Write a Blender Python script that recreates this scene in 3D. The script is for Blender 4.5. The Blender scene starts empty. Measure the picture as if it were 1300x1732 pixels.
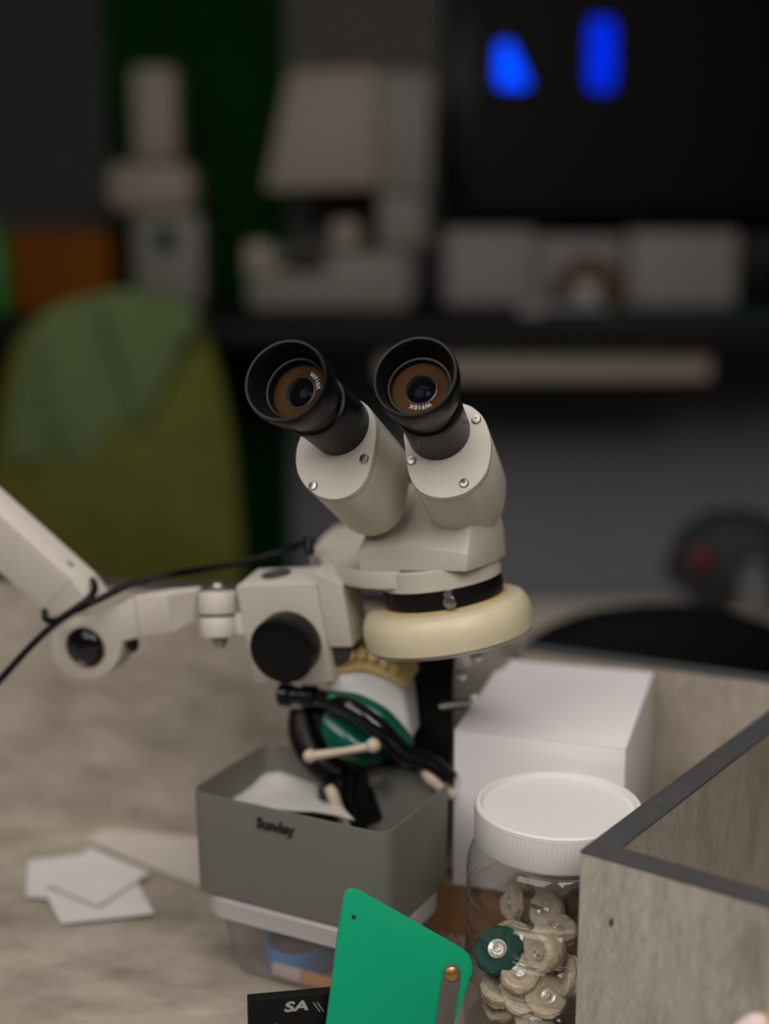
import bpy, bmesh, math, random
from mathutils import Vector, Matrix, Euler, noise
random.seed(7)
R = math.radians
S = bpy.context.scene
COL = S.collection

# ------------------------------------------------------------------ camera, world, light, exposure
FPX, PITCH, CAMZ = 2400.0, R(12.1), 0.44
cd = bpy.data.cameras.new('camera'); cam = bpy.data.objects.new('camera', cd); COL.objects.link(cam)
cam.location = (0, 0, CAMZ); cam.rotation_euler = (R(90) - PITCH, 0, 0)
cd.sensor_fit = 'VERTICAL'; cd.sensor_height = 36; cd.sensor_width = 27; cd.lens = FPX / 1732 * 36
cd.clip_start = 0.02
cd.dof.use_dof = True; cd.dof.focus_distance = 0.722; cd.dof.aperture_fstop = 2.35
S.camera = cam
w = bpy.data.worlds.new('world'); S.world = w; w.use_nodes = True
w.node_tree.nodes['Background'].inputs[0].default_value = (0.95, 0.97, 1.0, 1)
w.node_tree.nodes['Background'].inputs[1].default_value = 0.02
def area(name, loc, target, sx, sy, power, color):
    l = bpy.data.lights.new(name, 'AREA'); l.shape = 'RECTANGLE'; l.size = sx; l.size_y = sy
    l.energy = power; l.color = color
    o = bpy.data.objects.new(name, l); COL.objects.link(o); o.location = loc
    o.rotation_euler = (Vector(target) - Vector(loc)).to_track_quat('-Z', 'Y').to_euler()
    return o
area('window_light', (-0.62, -0.05, 1.12), (-0.08, 0.62, 0.1), 0.9, 0.8, 9.6, (1.0, 0.965, 0.93))
area('bench_light', (0.10, 0.62, 1.30), (0.12, 0.72, 0), 1.0, 0.7, 5.8, (1.0, 0.95, 0.90))
area('fill_light', (0.34, -0.22, 1.12), (0.12, 0.7, 0.1), 0.6, 0.6, 8.0, (1.0, 0.95, 0.89))  # added fill from the front right, no ceiling lamp there
vs = S.view_settings
S.display_settings.display_device = 'sRGB'
vs.view_transform = 'Standard'; vs.look = 'None'; vs.exposure = -0.15; vs.gamma = 1.0; vs.use_curve_mapping = False
S.cycles.max_bounces = 10; S.cycles.transparent_max_bounces = 24

# ------------------------------------------------------------------ geometry helpers
CF = Vector((0, math.cos(PITCH), -math.sin(PITCH))); CU = Vector((0, math.sin(PITCH), math.cos(PITCH)))
C0 = Vector((0, 0, CAMZ)); X = Vector((1, 0, 0)); Y = Vector((0, 1, 0)); Z = Vector((0, 0, 1))
def ray(x, y): return CF + X * ((x - 650) / FPX) + CU * ((866 - y) / FPX)
def pix(x, y, d): return C0 + ray(x, y) * d
def onpl(x, y, P, n):
    r = ray(x, y); return C0 + r * ((P - C0).dot(n) / r.dot(n))
def onz(x, y, z): return onpl(x, y, Vector((0, 0, z)), Z)
def onY(x, y, yy): return onpl(x, y, Vector((0, yy, 0)), Y)
def frame(yaw, roll, pitch):
    m = Matrix.Rotation(R(roll), 3, 'Y') @ Matrix.Rotation(R(pitch), 3, 'X') @ Matrix.Rotation(R(yaw), 3, 'Z')
    return m.col[0].copy(), m.col[1].copy(), m.col[2].copy()
def basis(axis, hint=None):
    a = axis.normalized(); h = hint or (X if abs(a.x) < 0.8 else Y)
    u = (h - a * h.dot(a)).normalized(); return a, u, a.cross(u)

class MB:
    def __init__(s): s.bm = bmesh.new()
    def ring(s, pts): return [s.bm.verts.new(p) for p in pts]
    def bridge(s, a, b):
        n = len(a)
        for i in range(n): s.bm.faces.new((a[i], a[(i + 1) % n], b[(i + 1) % n], b[i]))
    def loft(s, rings, cap0=True, cap1=True):
        vs_ = [s.ring(r) for r in rings]
        for a, b in zip(vs_, vs_[1:]): s.bridge(a, b)
        if cap0: s.bm.faces.new(vs_[0][::-1])
        if cap1: s.bm.faces.new(vs_[-1])
        return s
    def prism(s, pts, vec, bev=0, seg=2):
        vec = Vector(vec); n0 = len(s.bm.verts)
        if not bev: return s.loft([[Vector(p) for p in pts], [Vector(p) + vec for p in pts]])
        t = bmesh.new(); a = [t.verts.new(p) for p in pts]; b = [t.verts.new(Vector(p) + vec) for p in pts]; n = len(a)
        for i in range(n): t.faces.new((a[i], a[(i + 1) % n], b[(i + 1) % n], b[i]))
        t.faces.new(a[::-1]); t.faces.new(b)
        return s.absorb(t, bev, seg)
    def absorb(s, t, bev=0, seg=2, ang=25):
        bmesh.ops.recalc_face_normals(t, faces=t.faces)
        if bev:
            es = [e for e in t.edges if len(e.link_faces) == 2 and e.calc_face_angle(0) > R(ang)]
            bmesh.ops.bevel(t, geom=es, offset=bev, segments=seg, affect='EDGES', profile=0.5, clamp_overlap=True)
        me = bpy.data.meshes.new('t'); t.to_mesh(me); t.free(); s.bm.from_mesh(me); bpy.data.meshes.remove(me)
        return s
    def box(s, o, a, b, c, bev=0, seg=2):   # corner o and three edge vectors
        o = Vector(o); a = Vector(a); b = Vector(b)
        return s.prism([o, o + a, o + a + b, o + b], c, bev, seg)
    def lathe(s, prof, o, axis, seg=48, hint=None, cap0=False, cap1=False, mod=None):
        a, u, v = basis(axis, hint); o = Vector(o); rings = []
        for r, h in prof:
            rr = []
            for i in range(seg):
                t = 2 * math.pi * i / seg; q, hh = (mod(r, h, t) if mod else (r, h))
                rr.append(o + a * hh + (u * math.cos(t) + v * math.sin(t)) * max(q, 1e-5))
            rings.append(rr)
        return s.loft(rings, cap0, cap1)
    def cyl(s, p, q, r, seg=32, bev=0.0):
        p = Vector(p); q = Vector(q); L = (q - p).length
        pr = [(r, 0), (r, L)] if not bev else [(r - bev, 0), (r - bev * .3, bev * .3), (r, bev), (r, L - bev), (r - bev * .3, L - bev * .3), (r - bev, L)]
        return s.lathe(pr, p, q - p, seg, None, True, True)
    def tube(s, pts, r, seg=12, sub=8, flat=None):
        P = [Vector(p) for p in pts]; out = []
        rad = r if isinstance(r, (list, tuple)) else [r] * len(P); rr = []
        n = len(P)
        for i in range(n - 1):
            a, b, c, d = P[max(i - 1, 0)], P[i], P[i + 1], P[min(i + 2, n - 1)]
            for k in range(sub):
                t = k / sub
                out.append(0.5 * ((2 * b) + (c - a) * t + (2 * a - 5 * b + 4 * c - d) * t * t + (3 * b - a - 3 * c + d) * t ** 3))
                rr.append(rad[i] * (1 - t) + rad[i + 1] * t)
        out.append(P[-1]); rr.append(rad[-1]); rings = []; u = None
        for i, p in enumerate(out):
            t = (out[min(i + 1, len(out) - 1)] - out[max(i - 1, 0)]).normalized()
            u = basis(t, flat or u)[1]; v = t.cross(u); k = 0.55 if flat else 1
            rings.append([p + (u * math.cos(2 * math.pi * j / seg) + v * (k * math.sin(2 * math.pi * j / seg))) * rr[i] for j in range(seg)])
        return s.loft(rings)
    def ball(s, c, rx, ry=None, rz=None, seg=24, fn=None):
        t = bmesh.new(); bmesh.ops.create_uvsphere(t, u_segments=seg, v_segments=seg // 2, radius=1)
        for v in t.verts:
            k = fn(v.co) if fn else 1
            v.co = Vector(c) + Vector((v.co.x * rx, v.co.y * (ry or rx), v.co.z * (rz or rx))) * k
        return s.absorb(t)
    def pillow(s, pts, back, thick, bulge, levels=6, mod=None):   # cushion shape with the given outline
        P = [Vector(p) for p in pts]; c = sum(P, Vector()) / len(P); rings = [[p + back * thick for p in P], P]
        for i in range(1, levels + 1):
            k = i / levels; sc = 1 - k * .98
            rr = [c + (p - c) * sc - back * (bulge * (1 - (1 - k) ** 2)) for p in P]
            if mod: rr = [p + back * mod(p) for p in rr]
            rings.append(rr)
        return s.loft(rings)

def smooth_outline(pts, sub=4):
    n = len(pts); out = []
    for i in range(n):
        a, b, c, d = [Vector((*pts[(i + j) % n], 0)) for j in (-1, 0, 1, 2)]
        for k in range(sub):
            t = k / sub
            q = 0.5 * ((2 * b) + (c - a) * t + (2 * a - 5 * b + 4 * c - d) * t * t + (3 * b - a - 3 * c + d) * t ** 3)
            out.append((q.x, q.y))
    return out
def rrect(hx, hy, r, seg=6):
    o = []
    for cx, cy, a0 in ((hx - r, hy - r, 0), (-hx + r, hy - r, 90), (-hx + r, -hy + r, 180), (hx - r, -hy + r, 270)):
        for k in range(seg + 1):
            a = R(a0 + 90 * k / seg); o.append((cx + r * math.cos(a), cy + r * math.sin(a)))
    return o

# ------------------------------------------------------------------ object helpers
def origin(o):
    p = Vector()
    while o is not None: p += o.location; o = o.parent
    return p
def tag(o, label=None, cat=None, group=None, kind=None):
    for k, v in (('label', label), ('category', cat), ('group', group), ('kind', kind)):
        if v: o[k] = v
    return o
def thing(name, label, cat, loc, group=None):
    o = bpy.data.objects.new(name, None); o.empty_display_size = 0.02; COL.objects.link(o); o.location = Vector(loc)
    return tag(o, label, cat, group)
def obj(name, mb, mat, parent=None, loc=None, ang=32, label=None):
    bm = mb.bm if isinstance(mb, MB) else mb
    bmesh.ops.remove_doubles(bm, verts=bm.verts, dist=1e-7)
    bmesh.ops.recalc_face_normals(bm, faces=bm.faces)
    if parent is not None: off = origin(parent)
    elif loc is not None: off = Vector(loc)
    else:
        lo = Vector([min(v.co[i] for v in bm.verts) for i in range(3)]); hi = Vector([max(v.co[i] for v in bm.verts) for i in range(3)])
        off = (lo + hi) / 2; off.z = lo.z
    for v in bm.verts: v.co -= off
    for f in bm.faces: f.smooth = True
    for e in bm.edges:
        if len(e.link_faces) == 2 and e.calc_face_angle(0) > R(ang): e.smooth = False
    me = bpy.data.meshes.new(name); bm.to_mesh(me); bm.free()
    me.materials.append(mat); o = bpy.data.objects.new(name, me); COL.objects.link(o)
    if parent is not None: o.parent = parent
    else: o.location = off
    if label: o['label'] = label
    return o
def lettering(text, o, right, up, size, mat, parent, name='lettering', depth=0.0002, bold=0.0, sx=1.0, shear=0.0, align='LEFT'):
    cu = bpy.data.curves.new('t', 'FONT'); cu.body = text; cu.size = size; cu.extrude = depth; cu.offset = bold
    cu.shear = shear; cu.align_x = align; cu.resolution_u = 4
    t = bpy.data.objects.new('t', cu); COL.objects.link(t)
    dg = bpy.context.evaluated_depsgraph_get(); me = bpy.data.meshes.new_from_object(t.evaluated_get(dg))
    bpy.data.objects.remove(t); bpy.data.curves.remove(cu)
    r = right.normalized(); u = (up - r * up.dot(r)).normalized(); n = r.cross(u)
    off = origin(parent)
    for v in me.vertices: v.co = Vector(o) + r * (v.co.x * sx) + u * v.co.y + n * v.co.z - off
    me.name = name; me.materials.clear(); me.materials.append(mat)
    q = bpy.data.objects.new(name, me); COL.objects.link(q); q.parent = parent
    return q

# ------------------------------------------------------------------ materials
def mat(name, col, rough=0.5, metal=0.0, var=0.0, scale=30, stretch=(1, 1, 1), bump=0.0, spec=0.5, col2=None, sheen=0, coat=0):
    m = bpy.data.materials.new(name); m.use_nodes = True; nt = m.node_tree; b = nt.nodes['Principled BSDF']
    b.inputs['Roughness'].default_value = rough; b.inputs['Metallic'].default_value = metal
    b.inputs['Specular IOR Level'].default_value = spec; b.inputs['Sheen Weight'].default_value = sheen
    b.inputs['Coat Weight'].default_value = coat
    tc = nt.nodes.new('ShaderNodeTexCoord'); mp = nt.nodes.new('ShaderNodeMapping'); mp.inputs['Scale'].default_value = stretch
    nz = nt.nodes.new('ShaderNodeTexNoise'); nz.inputs['Scale'].default_value = scale; nz.inputs['Detail'].default_value = 6; nz.inputs['Roughness'].default_value = 0.65
    nt.links.new(tc.outputs['Object'], mp.inputs['Vector']); nt.links.new(mp.outputs[0], nz.inputs['Vector'])
    rp = nt.nodes.new('ShaderNodeValToRGB'); rp.color_ramp.elements[0].position = 0.3; rp.color_ramp.elements[1].position = 0.7
    lo = col2 or tuple(c * (1 - var) for c in col); hi = tuple(min(1, c * (1 + var * .5)) for c in col)
    rp.color_ramp.elements[0].color = (*lo, 1); rp.color_ramp.elements[1].color = (*hi, 1)
    nt.links.new(nz.outputs[0], rp.inputs[0]); nt.links.new(rp.outputs[0], b.inputs['Base Color'])
    if bump:
        bp = nt.nodes.new('ShaderNodeBump'); bp.inputs['Strength'].default_value = bump; bp.inputs['Distance'].default_value = 0.001
        nt.links.new(nz.outputs[0], bp.inputs['Height']); nt.links.new(bp.outputs[0], b.inputs['Normal'])
    return m
def laminate(name, light, dark, stain, big=9.0):
    m = bpy.data.materials.new(name); m.use_nodes = True; nt = m.node_tree; b = nt.nodes['Principled BSDF']; b.inputs['Roughness'].default_value = .5
    tc = nt.nodes.new('ShaderNodeTexCoord'); col = None
    def nz(st, sc_, det, lo, hi):
        mp = nt.nodes.new('ShaderNodeMapping'); mp.inputs['Scale'].default_value = st; nt.links.new(tc.outputs['Object'], mp.inputs[0])
        n = nt.nodes.new('ShaderNodeTexNoise'); n.inputs['Scale'].default_value = sc_; n.inputs['Detail'].default_value = det; n.inputs['Roughness'].default_value = .7
        nt.links.new(mp.outputs[0], n.inputs['Vector']); r = nt.nodes.new('ShaderNodeMapRange'); r.inputs[1].default_value = lo; r.inputs[2].default_value = hi
        nt.links.new(n.outputs[0], r.inputs[0]); return r.outputs[0]
    def mix(fac, a, c):
        x = nt.nodes.new('ShaderNodeMix'); x.data_type = 'RGBA'
        nt.links.new(fac, x.inputs[0])
        for k, v in ((6, a), (7, c)):
            if isinstance(v, tuple): x.inputs[k].default_value = (*v, 1)
            else: nt.links.new(v, x.inputs[k])
        return x.outputs[2]
    mid = tuple((p + q) / 2 for p, q in zip(light, dark))
    c = mix(nz((1, 1, .16), 130, 8, .38, .62), mid, light)
    d = mix(nz((1, 1, .35), 420, 6, .40, .66), dark, light)
    x = nt.nodes.new('ShaderNodeMix'); x.data_type = 'RGBA'; x.inputs[0].default_value = .42; nt.links.new(c, x.inputs[6]); nt.links.new(d, x.inputs[7])
    e = mix(nz((1, 1, .45), 26, 5, .50, .72), x.outputs[2], stain)
    x2 = nt.nodes.new('ShaderNodeMix'); x2.data_type = 'RGBA'; x2.inputs[0].default_value = .8; nt.links.new(x.outputs[2], x2.inputs[6]); nt.links.new(e, x2.inputs[7])
    nt.links.new(x2.outputs[2], b.inputs['Base Color']); return m
def clear(name, tint=(1, 1, 1), rough=0.04, gloss=0.05, haze=0.0, hazecol=(.8, .8, .8)):
    m = bpy.data.materials.new(name); m.use_nodes = True; nt = m.node_tree; nt.nodes.remove(nt.nodes['Principled BSDF'])
    out = nt.nodes['Material Output']; tr = nt.nodes.new('ShaderNodeBsdfTransparent'); tr.inputs[0].default_value = (*tint, 1)
    l2 = nt.nodes.new('ShaderNodeLayerWeight'); l2.inputs['Blend'].default_value = 0.5
    p2 = nt.nodes.new('ShaderNodeMath'); p2.operation = 'POWER'; p2.inputs[1].default_value = 5.0; nt.links.new(l2.outputs['Facing'], p2.inputs[0])
    tm_ = nt.nodes.new('ShaderNodeMix'); tm_.data_type = 'RGBA'; nt.links.new(p2.outputs[0], tm_.inputs[0])
    tm_.inputs[6].default_value = (*tint, 1); tm_.inputs[7].default_value = (*[c * .35 for c in tint], 1); nt.links.new(tm_.outputs[2], tr.inputs[0])
    gl = nt.nodes.new('ShaderNodeBsdfGlossy'); gl.inputs['Roughness'].default_value = rough
    lw = nt.nodes.new('ShaderNodeLayerWeight'); lw.inputs['Blend'].default_value = 0.5
    pw = nt.nodes.new('ShaderNodeMath'); pw.operation = 'POWER'; pw.inputs[1].default_value = 4.0
    nt.links.new(lw.outputs['Facing'], pw.inputs[0])
    fr = nt.nodes.new('ShaderNodeMath'); fr.operation = 'MULTIPLY_ADD'; fr.inputs[1].default_value = 0.7; fr.inputs[2].default_value = gloss
    nt.links.new(pw.outputs[0], fr.inputs[0])
    mx = nt.nodes.new('ShaderNodeMixShader'); nt.links.new(fr.outputs[0], mx.inputs[0])
    nt.links.new(tr.outputs[0], mx.inputs[1]); nt.links.new(gl.outputs[0], mx.inputs[2]); last = mx
    if haze:
        df = nt.nodes.new('ShaderNodeBsdfDiffuse'); df.inputs[0].default_value = (*hazecol, 1)
        m2 = nt.nodes.new('ShaderNodeMixShader'); m2.inputs[0].default_value = haze
        nt.links.new(mx.outputs[0], m2.inputs[1]); nt.links.new(df.outputs[0], m2.inputs[2]); last = m2
    nt.links.new(last.outputs[0], out.inputs[0]); return m
def emit(name, col, s):
    m = bpy.data.materials.new(name); m.use_nodes = True; nt = m.node_tree; b = nt.nodes['Principled BSDF']
    b.inputs['Base Color'].default_value = (0, 0, 0, 1); b.inputs['Specular IOR Level'].default_value = 0; b.inputs['Emission Color'].default_value = (*col, 1); b.inputs['Emission Strength'].default_value = s
    return m
paint = mat('grey_paint', (.575, .535, .46), .42, var=.05, scale=400, bump=.05)
paint_arm = mat('arm_paint', (.60, .55, .48), .45, var=.04, scale=200)
cream = mat('cream_plastic', (.67, .585, .395), .38, var=.06, scale=60)
gold = mat('amber_rim', (.62, .40, .16), .4, var=.1)
blackrub = mat('black_rubber', (.0035, .0035, .0038), .36, var=.1, spec=.22)
blackpl = mat('black_plastic', (.005, .005, .0052), .4, var=.1, spec=.25)
blackgl = mat('gloss_black', (.006, .006, .007), .12, spec=.5)
amber = mat('amber_ring', (.046, .0180, .0025), .55, var=.1, metal=.1, spec=.1)
lensm = mat('lens_glass', (.004, .003, .006), .05, spec=.035)
chrome = mat('chrome', (.42, .40, .37), .34, metal=1, var=.05)
glintm = mat('bright_glint', (.85, .84, .82), .45, metal=.6)  # bright colour for the painted glints by the articulator
steel = mat('dull_steel', (.42, .40, .37), .35, metal=.9, var=.15)
brass = mat('brass', (.55, .36, .12), .35, metal=.9, var=.15)
grime = mat('grime', (.16, .11, .06), .8, var=.4, scale=300)
whitecard = mat('white_card', (.83, .78, .79), .6, var=.02, scale=20)
whitepl = mat('white_plastic', (.74, .725, .70), .4, var=.02)
wood = laminate('grey_laminate', (.54, .50, .43), (.24, .215, .175), (.20, .19, .145))
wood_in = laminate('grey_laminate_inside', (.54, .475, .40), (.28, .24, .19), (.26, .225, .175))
band = mat('dark_edge_band', (.075, .075, .075), .38, var=.15, scale=80)
deskm = mat('desk_laminate', (.47, .415, .345), .5, var=.05, scale=7, stretch=(2.6, 5, 5), col2=(.23, .192, .148))
panelm = mat('panel_laminate', (.56, .49, .42), .5, var=.05, scale=9, stretch=(2.2, 4, 5), col2=(.34, .285, .235))
traym = mat('tray_grey_green', (.155, .152, .132), .45, var=.03, scale=20)
inkm = mat('black_ink', (.015, .015, .015), .6)
greenpl = mat('green_plastic', (.002, .34, .165), .5, var=.04, scale=15, spec=.2)
card = mat('brown_card', (.40, .20, .09), .7, var=.12, scale=60)
cardp = mat('white_print', (.6, .52, .47), .7)
paper = mat('white_paper', (.66, .635, .61), .75, var=.05, scale=40, bump=.3)
paper2 = mat('beige_paper', (.55, .50, .43), .75, var=.08, scale=25)
blackcard = mat('black_card', (.005, .0055, .005), .55, spec=.2)
silver = mat('silver_print', (.42, .42, .42), .4, metal=.2)
glass = clear('clear_plastic', (.96, .96, .95), .06, .045)
film = clear('clear_film', (.95, .95, .95), .08, haze=.06)
frost = clear('milky_plastic', (.9, .88, .88), .15, haze=.15, hazecol=(.72, .66, .66))
hazy = clear('hazy_plastic', (.8, .78, .76), .12, haze=.5, hazecol=(.40, .36, .34))
milky = clear('milky_lid', (.85, .83, .82), .2, haze=.6, hazecol=(.75, .70, .69))
blue = mat('blue_plastic', (.02, .30, .80), .35, var=.05)
orange = mat('orange_plastic', (.75, .33, .10), .45)
pink = mat('pink_plastic', (.72, .58, .55), .5)
plaster = mat('white_plaster', (.88, .86, .84), .75, var=.05, scale=60)
stone = mat('yellow_stone', (.80, .58, .25), .6, var=.12, scale=120)
wax = mat('green_wax', (.004, .11, .075), .16, var=.3, scale=90, bump=.3)
bone = mat('ivory_plastic', (.62, .50, .37), .45, var=.08)
muslin = mat('muslin', (.58, .47, .34), .9, var=.2, scale=350, bump=.8, sheen=.3)
greenfelt = mat('green_felt', (.015, .07, .055), .85, var=.35, scale=400, bump=.8)
hubm = mat('hub', (.72, .68, .60), .3, metal=.55, var=.1)
# background
wallm = mat('dark_wall_paint', (.075, .076, .068), .8, var=.1, scale=3)
wallgreen = mat('green_wall_paint', (.0025, .050, .008), .7, var=.2, scale=3, spec=.08)
wallgrey = mat('grey_wall_paint', (.17, .158, .140), .8, var=.05, scale=3)
lowergrey = mat('grey_panel', (.40, .40, .41), .7, var=.06, scale=3)
floorm = mat('floor_vinyl', (.10, .095, .09), .5, var=.15, scale=8)
blacktop = mat('black_worktop', (.010, .010, .0095), .6, var=.2, spec=.25)
beige = mat('beige_laminate', (.50, .44, .35), .5, var=.05)
beige2 = mat('beige_tabletop', (.80, .72, .60), .5, var=.05)
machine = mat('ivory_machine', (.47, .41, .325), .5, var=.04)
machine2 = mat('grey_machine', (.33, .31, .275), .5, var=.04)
whitebg = mat('white_board', (.42, .39, .37), .6, var=.04)
olive = mat('olive_fabric', (.15, .158, .03), .75, var=.12, scale=20, spec=.15)
sage = mat('sage_towel', (.15, .205, .085), .9, var=.12, scale=40, spec=.1, bump=.5)
orangebg = mat('orange_card', (.25, .075, .004), .7, var=.08, scale=8, spec=.08)
greenbg = mat('green_glossy', (.02, .22, .04), .4)
brownbg = mat('brown_wood', (.14, .065, .02), .6, var=.1)
tealm = mat('teal_mat', (.008, .04, .045), .6)
screen = mat('black_screen', (.005, .005, .0048), .5, spec=.15)
darkcloth = mat('dark_cloth', (.022, .024, .029), .7, var=.4, scale=30)
redcloth = mat('red_cloth', (.085, .010, .011), .7)
blackpad = mat('black_vinyl', (.0035, .0035, .004), .6, spec=.05)

# ------------------------------------------------------------------ room shell
def slab(name, lo, hi, m, kind='structure', parent=None):
    lo, hi = Vector(lo), Vector(hi); d = hi - lo
    o = obj(name, MB().box(lo, X * d.x, Y * d.y, Z * d.z), m, parent)
    if kind: o['kind'] = kind
    return o
WY = 3.2
slab('floor', (-2.6, -1.2, -.80), (2.6, WY + .1, -.75), floorm)
slab('wall_back', (-2.6, WY, -.75), (2.6, WY + .1, 1.95), wallm)
slab('wall_left', (-2.7, -1.2, -.75), (-2.6, WY + .1, 1.95), wallm)
slab('wall_right', (2.6, -1.2, -.75), (2.7, WY + .1, 1.95), wallm)
gx0, gx1 = onY(196, 500, WY).x, onY(490, 500, WY).x
slab('trim_1', (gx0, WY - .02, -.75), (gx1, WY, 1.95), wallgreen)
gx2 = onY(748, 500, WY).x
slab('trim_2', (gx1, WY - .03, .2), (gx2, WY, 1.95), wallgrey)
slab('trim_3', (gx1, WY - .025, -.75), (2.59, WY, .2), lowergrey)

# ------------------------------------------------------------------ background: worktop and what stands on it
CT = .249
ct = thing('worktop', 'long black worktop along the far wall under the machines', 'worktop', (0.5, 2.8, .2))
obj('top', MB().box((-.9, 2.45, CT - .045), X * 2.9, Y * (WY - .03 - 2.45), Z * .045, .004), blacktop, ct)
p0 = onY(640, 572, 2.55); p1 = onY(1195, 640, 2.55)
obj('drawer', MB().box((p0.x, 2.52, p1.z), X * (p1.x - p0.x), Y * .4, Z * (p0.z - p1.z - .012), .004), beige, ct, label='beige drawer front under the worktop')
for xx in (p0.x + .06, p1.x - .08):
    obj('drawer_rail', MB().box((xx, 2.6, p0.z - .03), X * .02, Y * .3, Z * (CT - .045 - p0.z + .03)), steel, ct)
for xx in (-.85, 1.9): obj('leg', MB().box((xx, 2.6, -.75), X * .05, Y * .5, Z * (CT - .045 + .75)), blacktop, ct)

def Bx(name, x0, y0, x1, y1, yy, depth, m, parent=None, bev=.006, base=False):
    a = onY(x0, y1, yy); b = onY(x1, y0, yy); z0 = CT if base else a.z
    return obj(name, MB().box((a.x, yy, z0), X * (b.x - a.x), Y * depth, Z * (b.z - z0), bev), m, parent)
# display on the wall
TY = 3.0
tv = thing('wall_display', 'large black display with blue lights on the back wall', 'screen', (.6, TY + .05, .4))
Bx('casing', 752, -60, 1420, 372, TY, .06, blackpl, tv, .012)
sc_ = Bx('screen', 800, -40, 1400, 345, TY - .003, .004, screen, tv, 0)
def flat(px, yy, th=.002): return MB().prism([onY(x, y, yy) for x, y in px], Y * th)
blu = emit('blue_light', (.0, .06, 1.0), 1.9); blu2 = emit('blue_light_dim', (.0, .03, 1.0), .95)
obj('blue_icon', flat([(842, 74), (862, 72), (893, 140), (888, 146), (846, 146), (840, 130)], TY - .006), blu, sc_)
obj('blue_icon', flat(smooth_outline([(998, 40), (1018, 34), (1037, 42), (1036, 142), (1016, 150), (996, 142)]), TY - .006), blu2, sc_)
# bench scanner: tilted hood over a base
SY = 2.75
sn = thing('bench_scanner', 'ivory bench scanner with tilted hood on the black worktop', 'machine', onY(570, 495, SY))
hood = [(488, 118), (640, 112), (640, 318), (445, 322)]
obj('hood', MB().prism([onY(x, y, SY) for x, y in hood], Y * .16, .008), machine, sn)
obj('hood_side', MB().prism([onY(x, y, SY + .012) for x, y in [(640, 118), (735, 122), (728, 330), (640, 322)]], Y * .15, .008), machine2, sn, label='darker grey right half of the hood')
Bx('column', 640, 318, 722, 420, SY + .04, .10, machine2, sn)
Bx('neck', 560, 372, 608, 420, SY + .02, .06, machine, sn, .01)
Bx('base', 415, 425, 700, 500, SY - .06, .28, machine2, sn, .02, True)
obj('recess', MB().ball(onY(515, 446, SY - .06) , .052, .02, .017), blackpl, sn)
Bx('side_knob', 412, 408, 462, 470, SY - .075, .06, machine, sn, .015)
# tall dispenser
DY = 2.85
dp = thing('countertop_dispenser', 'tall ivory dispenser with narrow column beside the dark green wall panel', 'machine', onY(275, 480, DY))
Bx('column', 222, 108, 298, 272, DY, .09, machine, dp, .02)
Bx('collar', 178, 272, 328, 362, DY - .03, .16, machine, dp, .03)
bd = Bx('body', 226, 360, 340, 500, DY - .01, .12, machine2, dp, .015, True)
obj('label_patch', flat([(262, 385), (300, 385), (300, 425), (262, 425)], DY - .012), wallgreen, bd)
# coloured boxes on the left
tag(Bx('orange_box', 18, 392, 182, 530, 2.7, .12, orangebg, None, .004, True), 'orange cardboard box on the worktop behind the green chair', 'box')
g = MB(); q = onY(-8, 470, 2.68); g.lathe([(.028, 0), (.03, .01), (.03, .12), (.012, .15), (.012, .17)], (q.x, 2.68, CT), Z, 24, None, True, True)
tag(obj('green_bottle', g, greenbg), 'green bottle at the left edge beside the orange box', 'bottle')
# pale boards and boxes under the display
tag(Bx('white_carton', 752, 388, 905, 505, 2.9, .1, whitebg, None, .004, True), 'pale carton under the left end of the display', 'box')
tag(Bx('white_carton', 1062, 392, 1250, 508, 2.86, .12, whitebg, None, .004, True), 'larger pale carton under the display right of the brown stand', 'box')
tag(Bx('pale_board', 905, 400, 1062, 440, 2.98, .02, whitebg, None, .003, True), 'pale board leaning behind the brown arched stand', 'board')
ar = MB(); AY = 2.8
arch = [(935, 490), (945, 440), (970, 410), (1000, 403), (1035, 412), (1055, 445), (1060, 490), (1030, 490), (1022, 455), (995, 438), (970, 452), (962, 490)]
ar.prism([onY(x, y, AY) for x, y in arch], Y * .06, .003)
bz = min(v.co.z for v in ar.bm.verts)
for v in ar.bm.verts: v.co.z += CT - bz
tag(obj('arched_stand', ar, brownbg), 'brown arched stand between the pale cartons', 'stand')
c = onY(993, 470, 2.77); tag(obj('white_cup', MB().lathe([(.022, 0), (.027, .05), (.0255, .05), (.021, .003)], (c.x, 2.77, CT), Z, 24, None, True, True), whitepl), 'small white cup in front of the brown arched stand', 'cup')
tag(obj('paper_stack', MB().box((onY(880, 500, 2.6).x, 2.6, CT), X * .16, Y * .11, Z * .02, .002), whitebg), 'low pale paper stack before the brown arched stand', 'paper')
tag(obj('teal_mat', MB().box((onY(930, 545, 2.5).x, 2.47, CT), X * .62, Y * .16, Z * .012, .003), tealm), 'dark teal cutting mat on the worktop edge', 'mat')
tag(Bx('black_speaker', 1268, 392, 1340, 515, 2.8, .1, blackpl, None, .01, True), 'black upright box at the right end of the worktop', 'box')

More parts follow.
